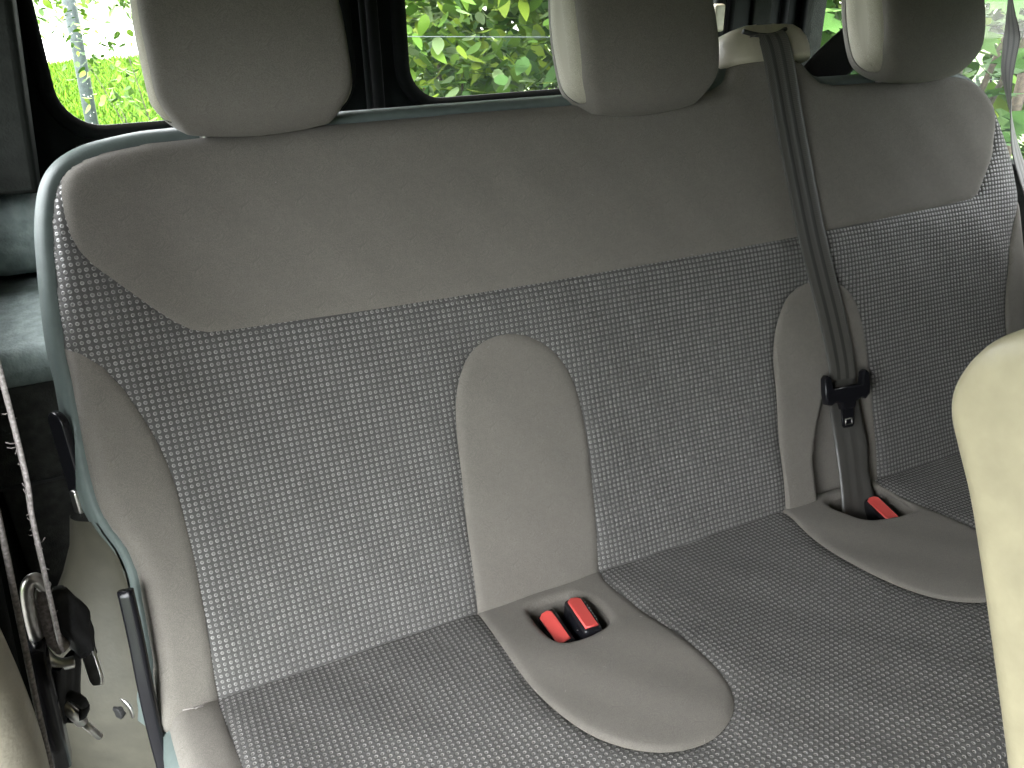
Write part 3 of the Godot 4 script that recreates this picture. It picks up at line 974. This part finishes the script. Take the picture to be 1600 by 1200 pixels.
func van() -> void:
	var b := thing("van_body", "dark-trimmed van interior round the bench, with rear doors and side windows", "van")
	part(b, "floor", rbox(Vector3(X1 - X0 + 0.1, 0.06, Z1 - Z0), 0.01), M.carpet, Transform3D(Basis(), Vector3((X0 + X1) / 2, YF - 0.03, (Z0 + Z1) / 2)))
	part(b, "roof", rbox(Vector3(X1 - X0 + 0.16, 0.06, Z1 - Z0 + 0.1), 0.02), M.headliner, Transform3D(Basis(), Vector3((X0 + X1) / 2, YR + 0.03, (Z0 + Z1) / 2)))
	var rear := func(x, y, o): return Vector3(x, y, -0.95 - o)
	var left := func(z, y, o): return Vector3(X0 - o, y, z)
	var right := func(z, y, o): return Vector3(X1 + o, y, z)
	var front := func(x, y, o): return Vector3(x, y, Z1 + o)
	# rear doors
	var w1 := rr(-0.105, 0.517, 0.425, 0.90, 0.075)
	var w2 := rr(0.552, 0.520, 1.335, 0.90, 0.075)
	var d1 := part(b, "rear_door", flat_panel(poly([Vector2(X0, YF), Vector2(0.486, YF), Vector2(0.486, YR), Vector2(X0, YR)]), [w1], rear, 0.04), M.door_paint)
	var d2 := part(b, "rear_door", flat_panel(poly([Vector2(0.494, YF), Vector2(X1, YF), Vector2(X1, YR), Vector2(0.494, YR)]), [w2], rear, 0.04), M.door_paint)
	window(d1, w1, rear, 0.022)
	window(d2, w2, rear, 0.022)
	for e in [[0.47, 0.006, M.door_paint], [0.49, 0.012, M.rubber]]:
		part(d2, "door_seal", tube([Vector3(e[0], YF, -0.946), Vector3(e[0], YR, -0.946)], [e[1]], 10), e[2])
	part(d2, "cover_strip", rbox(Vector3(0.056, 0.5, 0.012), 0.004), M.trim_dark, Transform3D(Basis(), Vector3(1.468, 0.72, -0.945)))
	for x in [1.375, 1.54]:
		part(d2, "door_seal", tube([Vector3(x, YF, -0.946), Vector3(x, YR, -0.946)], [0.011], 8), M.rubber)
	part(d2, "clip", rbox(Vector3(0.03, 0.06, 0.02), 0.006), M.cream, Transform3D(Basis(), Vector3(1.318, 0.66, -0.92)))
	# rear door lower trim: a carpeted ledge above a deeper carpeted panel
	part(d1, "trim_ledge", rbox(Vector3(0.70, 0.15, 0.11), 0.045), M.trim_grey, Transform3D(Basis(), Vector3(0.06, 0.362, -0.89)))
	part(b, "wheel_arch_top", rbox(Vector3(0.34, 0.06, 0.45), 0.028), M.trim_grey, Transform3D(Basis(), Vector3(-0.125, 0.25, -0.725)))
	part(b, "wheel_arch_side", rbox(Vector3(0.33, 0.62, 0.43), 0.01), M.carpet, Transform3D(Basis(), Vector3(-0.125, -0.088, -0.73)))
	part(b, "arch_seam", rbox(Vector3(0.33, 0.006, 0.004), 0.001), M.black_matt, Transform3D(Basis(), Vector3(-0.125, 0.06, -0.514)))
	# corner pillar trim
	part(b, "pillar_trim", slab([Vector2(-0.29, 0.452), Vector2(-0.153, 0.445), Vector2(-0.136, 0.596), Vector2(-0.12, 0.736), Vector2(-0.09, 0.97), Vector2(-0.29, 0.97)], 0.12, 0.012), M.trim_dark, Transform3D(Basis(), Vector3(0, 0, -0.90)))
	# sides: the near side ends at the open sliding door
	var wl := rr(-0.72, 0.50, -0.25, 0.86, 0.07)
	var side := part(b, "side_wall", flat_panel(poly([Vector2(-0.95, YF), Vector2(0.03, YF), Vector2(0.04, 0.15), Vector2(0.24, 0.45), Vector2(0.30, YR), Vector2(-0.95, YR)]), [wl], left, 0.06), M.trim_dark)  # unseen slanted edge, shaped to shade the upper left of the backrest
	window(side, wl, left, 0.02)
	part(b, "side_wall", flat_panel(poly([Vector2(1.12, YF), Vector2(Z1, YF), Vector2(Z1, YR), Vector2(1.12, YR)]), [], left, 0.06), M.trim_dark)
	part(b, "door_header", rbox(Vector3(0.08, 0.14, 1.12), 0.02), M.trim_dark, Transform3D(Basis(), Vector3(X0 - 0.03, YR - 0.07, 0.58)))
	var wr := rr(-0.93, 0.40, 0.06, 0.76, 0.07)
	side = part(b, "side_wall", flat_panel(poly([Vector2(-0.95, YF), Vector2(Z1, YF), Vector2(Z1, YR), Vector2(-0.95, YR)]), [wr], right, 0.06), M.trim_dark)
	window(side, wr, right, 0.012)
	part(b, "added_front_wall", flat_panel(poly([Vector2(X0, YF), Vector2(X1, YF), Vector2(X1, YR), Vector2(X0, YR)]), [], front, 0.06), M.trim_dark)  # unseen closed wall instead of a windscreen, added to keep front light out
	# edge of the door opening: pillar foot, channel and rubber seals
	var e := thing("door_edge", "black rubber seals and pale sill trim at the edge of the door opening", "door seal")
	var l1 := smooth_path([Vector3(-0.152, 0.62, 0.24), Vector3(-0.158, 0.50, 0.24), Vector3(-0.163, 0.43, 0.24), Vector3(-0.170, 0.36, 0.24), Vector3(-0.178, 0.28, 0.24), Vector3(-0.186, 0.19, 0.24), Vector3(-0.2, 0.05, 0.24)], 5)
	part(e, "seal_strip", tube(l1, [0.0085], 12), M.rubber)
	var l2 := []
	for q in l1:
		l2.append(q + Vector3(-0.016, -0.006, 0.012))
	part(e, "seal_strip", tube(l2, [0.010], 12), M.rubber)
	var l3 := []
	for q in l1:
		l3.append(q + Vector3(0.0135, 0.002, -0.006))
	part(e, "strap_edge", tube(l3, [0.0022], 6), M.webbing_worn)
	part(e, "channel", sweep([Vector3(-0.158, 0.315, 0.215), Vector3(-0.160, 0.28, 0.215), Vector3(-0.163, 0.24, 0.215), Vector3(-0.1665, 0.197, 0.215)], [Vector3(1, 0, 0)], round_rect(0.014, 0.02, 0.003, 3)), M.black)
	part(e, "sill_trim", tube(smooth_path([Vector3(-0.224, 0.52, 0.26), Vector3(-0.209, 0.4, 0.27), Vector3(-0.203, 0.3, 0.28), Vector3(-0.210, 0.2, 0.28), Vector3(-0.224, 0.02, 0.28)], 5), [0.034, 0.036, 0.04, 0.042, 0.044, 0.045], 18), M.cream)

# ---------------------------------------------------------------- outdoors
func leaf_mesh(lobed: bool) -> ArrayMesh:
	var st := SurfaceTool.new()
	st.begin(Mesh.PRIMITIVE_TRIANGLES)
	var out := []
	if lobed:
		for e in [[0.0, 0.0], [0.16, -0.02], [0.36, 0.06], [0.24, 0.16], [0.5, 0.42], [0.30, 0.42], [0.33, 0.6], [0.15, 0.56], [0.0, 1.0]]:
			out.append(Vector2(e[0], e[1]))
	else:
		for e in [[0.0, 0.0], [0.17, 0.08], [0.27, 0.24], [0.29, 0.42], [0.22, 0.64], [0.1, 0.86], [0.0, 1.0]]:
			out.append(Vector2(e[0], e[1]))
	for sd in [-1, 1]:
		for i in out.size() - 1:
			var mid := Vector3(0, 0.45, 0.03)
			var a := Vector3(out[i].x * sd, out[i].y, 0.10 * out[i].x - 0.16 * out[i].y * out[i].y)
			var c := Vector3(out[i + 1].x * sd, out[i + 1].y, 0.10 * out[i + 1].x - 0.16 * out[i + 1].y * out[i + 1].y)
			for q in ([mid, a, c] if sd > 0 else [mid, c, a]):
				st.add_vertex(q)
	st.generate_normals()
	return st.commit()

func leaves(parent: Node, called: String, mesh: Mesh, spots: Array, lo: float, hi: float, tints: Array) -> void:
	var mm := MultiMesh.new()
	mm.transform_format = MultiMesh.TRANSFORM_3D
	mm.use_colors = true
	mm.mesh = mesh
	mm.instance_count = spots.size()
	for i in spots.size():
		var s := rng.randf_range(lo, hi)
		var bas := Basis.from_euler(Vector3(rng.randf_range(1.5, 2.9), rng.randf_range(0, TAU), rng.randf_range(-0.5, 0.5)))
		mm.set_instance_transform(i, Transform3D(bas.scaled(Vector3.ONE * s), spots[i]))
		var t: Color = tints[rng.randi() % tints.size()]
		var k := rng.randf_range(0.75, 1.25)
		mm.set_instance_color(i, Color(t.r * k, t.g * k, t.b * k))
	var o := MultiMeshInstance3D.new()
	o.name = called
	o.multimesh = mm
	o.material_override = M.leaf
	o.set_meta("kind", "stuff")
	parent.add_child(o, true)

func blob_spots(n: int, c: Vector3, r: Vector3, twigs: int) -> Array:
	# leaves gathered round twigs, so that the crown has clumps and gaps
	var tw := []
	for k in twigs:
		var d := Vector3(rng.randfn(), rng.randfn(), rng.randfn()).normalized() * pow(rng.randf(), 0.4)
		tw.append(c + d * r)
	var out := []
	for k in n:
		var t: Vector3 = tw[k % twigs]
		out.append(t + Vector3(rng.randfn(), rng.randfn() * 0.8, rng.randfn()) * minf(r.x, r.y) * 0.16)
	return out

func shrub(called: String, label: String, at: Vector3, c: Vector3, r: Vector3, n: int, size: Vector2, tints: Array, lobed := false, category := "shrub", group := "", thick := 1.0) -> Node3D:
	var b := thing(called, label, category, at, group)
	var sp := blob_spots(n, c, r, maxi(12, n / 22))
	for k in 7:
		var top: Vector3 = sp[k * 3] * Vector3(0.8, 0.9, 0.8)
		part(b, "stem", tube(smooth_path([Vector3(rng.randf_range(-0.08, 0.08), -0.02, rng.randf_range(-0.08, 0.08)), top * Vector3(0.35, 0.5, 0.35), top], 4), [0.022 * thick, 0.018 * thick, 0.016 * thick, 0.014 * thick, 0.012 * thick, 0.01 * thick, 0.008 * thick, 0.006 * thick, 0.004 * thick], 7), M.bark)
	leaves(b, "leaves", leaf_mesh(lobed), sp, size.x, size.y, tints)
	return b

func outdoors() -> void:
	var yg := -0.95
	var st := SurfaceTool.new()
	st.begin(Mesh.PRIMITIVE_TRIANGLES)
	for q in [[-1, -1], [1, -1], [1, 1], [-1, -1], [1, 1], [-1, 1]]:
		st.set_normal(Vector3.UP)
		st.add_vertex(Vector3(q[0] * 150, yg, q[1] * 150))
	structure("ground", st.commit(), M.ground)
	st = SurfaceTool.new()
	st.begin(Mesh.PRIMITIVE_TRIANGLES)
	var n := 60
	for i in n:
		for q in [[0, 0], [1, 0], [1, 1], [0, 0], [1, 1], [0, 1]]:
			var x: float = -60.0 + (i + q[0]) * 2.0
			var z: float = (-21.0 - 0.35 * x + 0.25 * sin(x * 1.7)) if q[1] == 1 else (-38.0 - 0.2 * x)
			st.set_normal(Vector3.UP)
			st.add_vertex(Vector3(x, yg + 0.004, z))
	structure("road", st.commit(), M.road)
	st = SurfaceTool.new()
	st.begin(Mesh.PRIMITIVE_TRIANGLES)
	for q in [[-4.2, -2.0], [2.0, -2.0], [2.0, 5.0], [-4.2, -2.0], [2.0, 5.0], [-4.2, 5.0]]:
		st.set_normal(Vector3.UP)
		st.add_vertex(Vector3(q[0], yg + 0.004, q[1]))
	structure("added_driveway", st.commit(), M.asphalt)  # unseen paving added to set the light bounced in at the door
	# grass blades where the lawn shows
	var mm := MultiMesh.new()
	mm.transform_format = MultiMesh.TRANSFORM_3D
	mm.use_colors = true
	var bl := SurfaceTool.new()
	bl.begin(Mesh.PRIMITIVE_TRIANGLES)
	for k in 4:
		var a := k * 1.7
		var d := Vector3(cos(a), 0, sin(a))
		var o := d * 0.3
		var w := Vector3(-d.z, 0, d.x) * 0.09
		for q in [o - w, o + w, o * 1.6 + Vector3(0, 0.6, 0) + w * 0.7, o - w, o * 1.6 + Vector3(0, 0.6, 0) + w * 0.7, o * 1.6 + Vector3(0, 0.6, 0) - w * 0.7, o * 1.6 + Vector3(0, 0.6, 0) - w * 0.7, o * 1.6 + Vector3(0, 0.6, 0) + w * 0.7, o * 3 + Vector3(0, 1, 0)]:
			bl.add_vertex(q)
	bl.generate_normals()
	mm.mesh = bl.commit()
	var nb := 16000
	mm.instance_count = nb
	for i in nb:
		var z := rng.randf_range(-24.0, -8.5)
		var x := rng.randf_range(-3.2, 1.8)
		if z < -21.0 - 0.35 * x:
			z += 6.0
		var s := rng.randf_range(0.06, 0.17)
		mm.set_instance_transform(i, Transform3D(Basis.from_euler(Vector3(0, rng.randf() * TAU, 0)).scaled(Vector3(s, s * rng.randf_range(0.6, 1.3), s)), Vector3(x, yg, z)))
		var k := rng.randf_range(0.6, 1.35)
		mm.set_instance_color(i, Color(0.05 * k, 0.105 * k, 0.004 * k))
	var g := MultiMeshInstance3D.new()
	g.name = "grass"
	g.multimesh = mm
	g.material_override = M.grass
	g.set_meta("kind", "stuff")
	g.set_meta("label", "bright green lawn grass between the van and the road")
	g.set_meta("category", "grass")
	add_child(g)
	# galvanised post
	var p := thing("metal_post", "galvanised round post standing in the lawn outside the rear window", "post", Vector3(-0.135, yg, -5.2))
	part(p, "tube", tube([Vector3(-0.005, -0.1, 0), Vector3(0.06, 1.6, 0), Vector3(0.10, 2.65, 0)], [0.038], 18), M.galvanised)
	part(p, "cap", tube([Vector3(0.10, 2.65, 0), Vector3(0.101, 2.67, 0), Vector3(0.101, 2.68, 0)], [0.042, 0.042, 0.022], 18), M.galvanised)
	var fleck := SphereMesh.new()
	fleck.radius = 1.0
	fleck.height = 2.0
	fleck.radial_segments = 8
	fleck.rings = 4
	for k in 22:   # small pale flecks
		var h := rng.randf_range(0.85, 1.75)
		var a := rng.randf_range(-0.5, 0.9)
		part(p, "pale_fleck", fleck, M.pale_matt, Transform3D(Basis.from_euler(Vector3(0, a, 0)).scaled_local(Vector3(0.002, rng.randf_range(0.002, 0.005), 0.001)), Vector3(-0.001 + 0.0382 * h + 0.0382 * sin(a), h, 0.0382 * cos(a))))
	var green := [Color(0.045, 0.09, 0.012), Color(0.065, 0.12, 0.016), Color(0.035, 0.07, 0.016), Color(0.09, 0.14, 0.016)]
	# thicket behind the wider rear door
	var tints := [Color(0.05, 0.10, 0.015), Color(0.075, 0.135, 0.018), Color(0.04, 0.085, 0.022), Color(0.13, 0.19, 0.02), Color(0.085, 0.125, 0.05)]
	var g1 := "leafy shrubs growing close behind the van"
	var spots := [[1.35, -2.9], [1.95, -2.7], [2.6, -2.9], [3.2, -2.6], [1.7, -3.6], [2.6, -3.7], [3.6, -3.5]]
	for i in spots.size():
		shrub("leafy_shrub", "dense broad-leaved green shrub growing in the thicket behind the rear door", Vector3(spots[i][0], yg, spots[i][1]), Vector3(0, 1.6, 0), Vector3(0.42, 1.6, 0.42), 1900, Vector2(0.05, 0.12), tints, false, "shrub", g1)
	for i in 6:
		shrub("added_hedge", "unseen tall hedge bush added facing the open door to block low light", Vector3(-5.0, yg, -3.4 + 1.3 * i), Vector3(0, 1.6, 0), Vector3(0.8, 1.7, 0.8), 800, Vector2(0.12, 0.22), tints, false, "hedge", "added hedge that blocks low light")  # out of view, added to cut low light through the door
	for i in 6:
		shrub("backing_bush", ["tall dark bush closing the thicket behind the rear door", "tall dark bush behind the low maple"][i / 3], [Vector3(1.9, yg, -5.0), Vector3(3.4, yg, -5.2), Vector3(5.0, yg, -5.0), Vector3(6.2, yg, -3.6), Vector3(6.4, yg, -1.9), Vector3(6.2, yg, -0.2)][i], Vector3(0, 1.8, 0), Vector3(1.05, 1.9, 0.8), 2600, Vector2(0.12, 0.22), tints, false, "shrub", "bushes closing off the view")
	# thin branches beside the post
	shrub("young_tree", "thin young tree with loose small leaves beside the metal post", Vector3(0.28, yg, -4.3), Vector3(-0.12, 1.42, 0), Vector3(0.36, 0.42, 0.3), 420, Vector2(0.03, 0.06), green, false, "tree", "", 0.35)
	# fence wire in the thicket
	var f := thing("wire_fence", "thin pale fence wires strung through the green thicket", "fence", Vector3(1.1, yg, -2.3))
	for y in [1.02, 1.27, 1.5]:
		part(f, "wire", tube([Vector3(-0.6, y + 0.03, 0), Vector3(1.4, y - 0.06, -0.05), Vector3(3.4, y - 0.12, -0.1)], [0.0018], 5), M.galvanised)
	for x in [-0.6, 3.4]:
		part(f, "fence_post", tube([Vector3(x, -0.1, 0), Vector3(x, 1.7, -0.03)], [0.03], 8), M.bark)
	# broad lobed leaves outside the side window
	var tr := shrub("maple_tree", "low maple with broad lobed pale leaves outside the side window", Vector3(3.3, yg, -1.9), Vector3(-0.15, 2.3, 0.6), Vector3(1.15, 1.6, 1.9), 2200, Vector2(0.11, 0.2), [Color(0.03, 0.075, 0.016), Color(0.04, 0.09, 0.02), Color(0.055, 0.11, 0.025)], true, "tree")
	part(tr, "trunk", tube([Vector3(0.1, -0.1, 0), Vector3(0.05, 1.0, 0), Vector3(0, 2.4, 0.1)], [0.09, 0.07, 0.04], 12), M.bark)
	for i in 5:
		shrub("roadside_bush", "bright green bush along the far side of the pale road", Vector3(-9.0 + 3.6 * i, yg, -37.5 - rng.randf() * 2), Vector3(0, 1.6, 0), Vector3(2.3, 1.7, 1.5), 900, Vector2(0.2, 0.38), green, false, "shrub", "bushes across the road")

func _ready() -> void:
	rng.seed = 11
	var cam := Camera3D.new()
	cam.name = "camera"
	cam.fov = rad_to_deg(2 * atan(600.0 / 1300.0))
	cam.near = 0.02
	cam.far = 400
	add_child(cam)
	cam.transform = Transform3D(Basis(Vector3.UP, deg_to_rad(-25.036)) * Basis(Vector3.RIGHT, deg_to_rad(-26.421)) * Basis(Vector3.BACK, deg_to_rad(-0.855)), Vector3(-0.0310, 0.7659, 0.7984))
	cam.current = true
	var sky_mat := ProceduralSkyMaterial.new()
	sky_mat.sky_top_color = Color(0.97, 0.98, 0.99)
	sky_mat.sky_horizon_color = Color(0.71, 0.737, 0.755)
	sky_mat.ground_horizon_color = Color(0.55, 0.6, 0.5)
	sky_mat.ground_bottom_color = Color(0.3, 0.34, 0.25)
	sky_mat.sky_energy_multiplier = 2.2
	var sky := Sky.new()
	sky.sky_material = sky_mat
	var env := Environment.new()
	env.background_mode = Environment.BG_SKY
	env.sky = sky
	env.tonemap_mode = Environment.TONE_MAPPER_LINEAR
	env.tonemap_exposure = 4.5
	env.sdfgi_enabled = true
	env.ssao_enabled = true
	env.ssil_enabled = true
	var we := WorldEnvironment.new()
	we.name = "environment"
	we.environment = env
	add_child(we)
	var sun := DirectionalLight3D.new()
	sun.name = "sun"
	sun.light_energy = 0.6
	sun.light_color = Color(1.0, 0.96, 0.88)
	sun.light_angular_distance = 1.0
	sun.shadow_enabled = true
	add_child(sun)
	sun.look_at_from_position(Vector3(-0.15, 1.0, -0.40) * 10, Vector3.ZERO)
	make_materials()
	van()
	outdoors()
	bench()
	front_seat()
	middle_belt()
	buckles()
	other_belts()
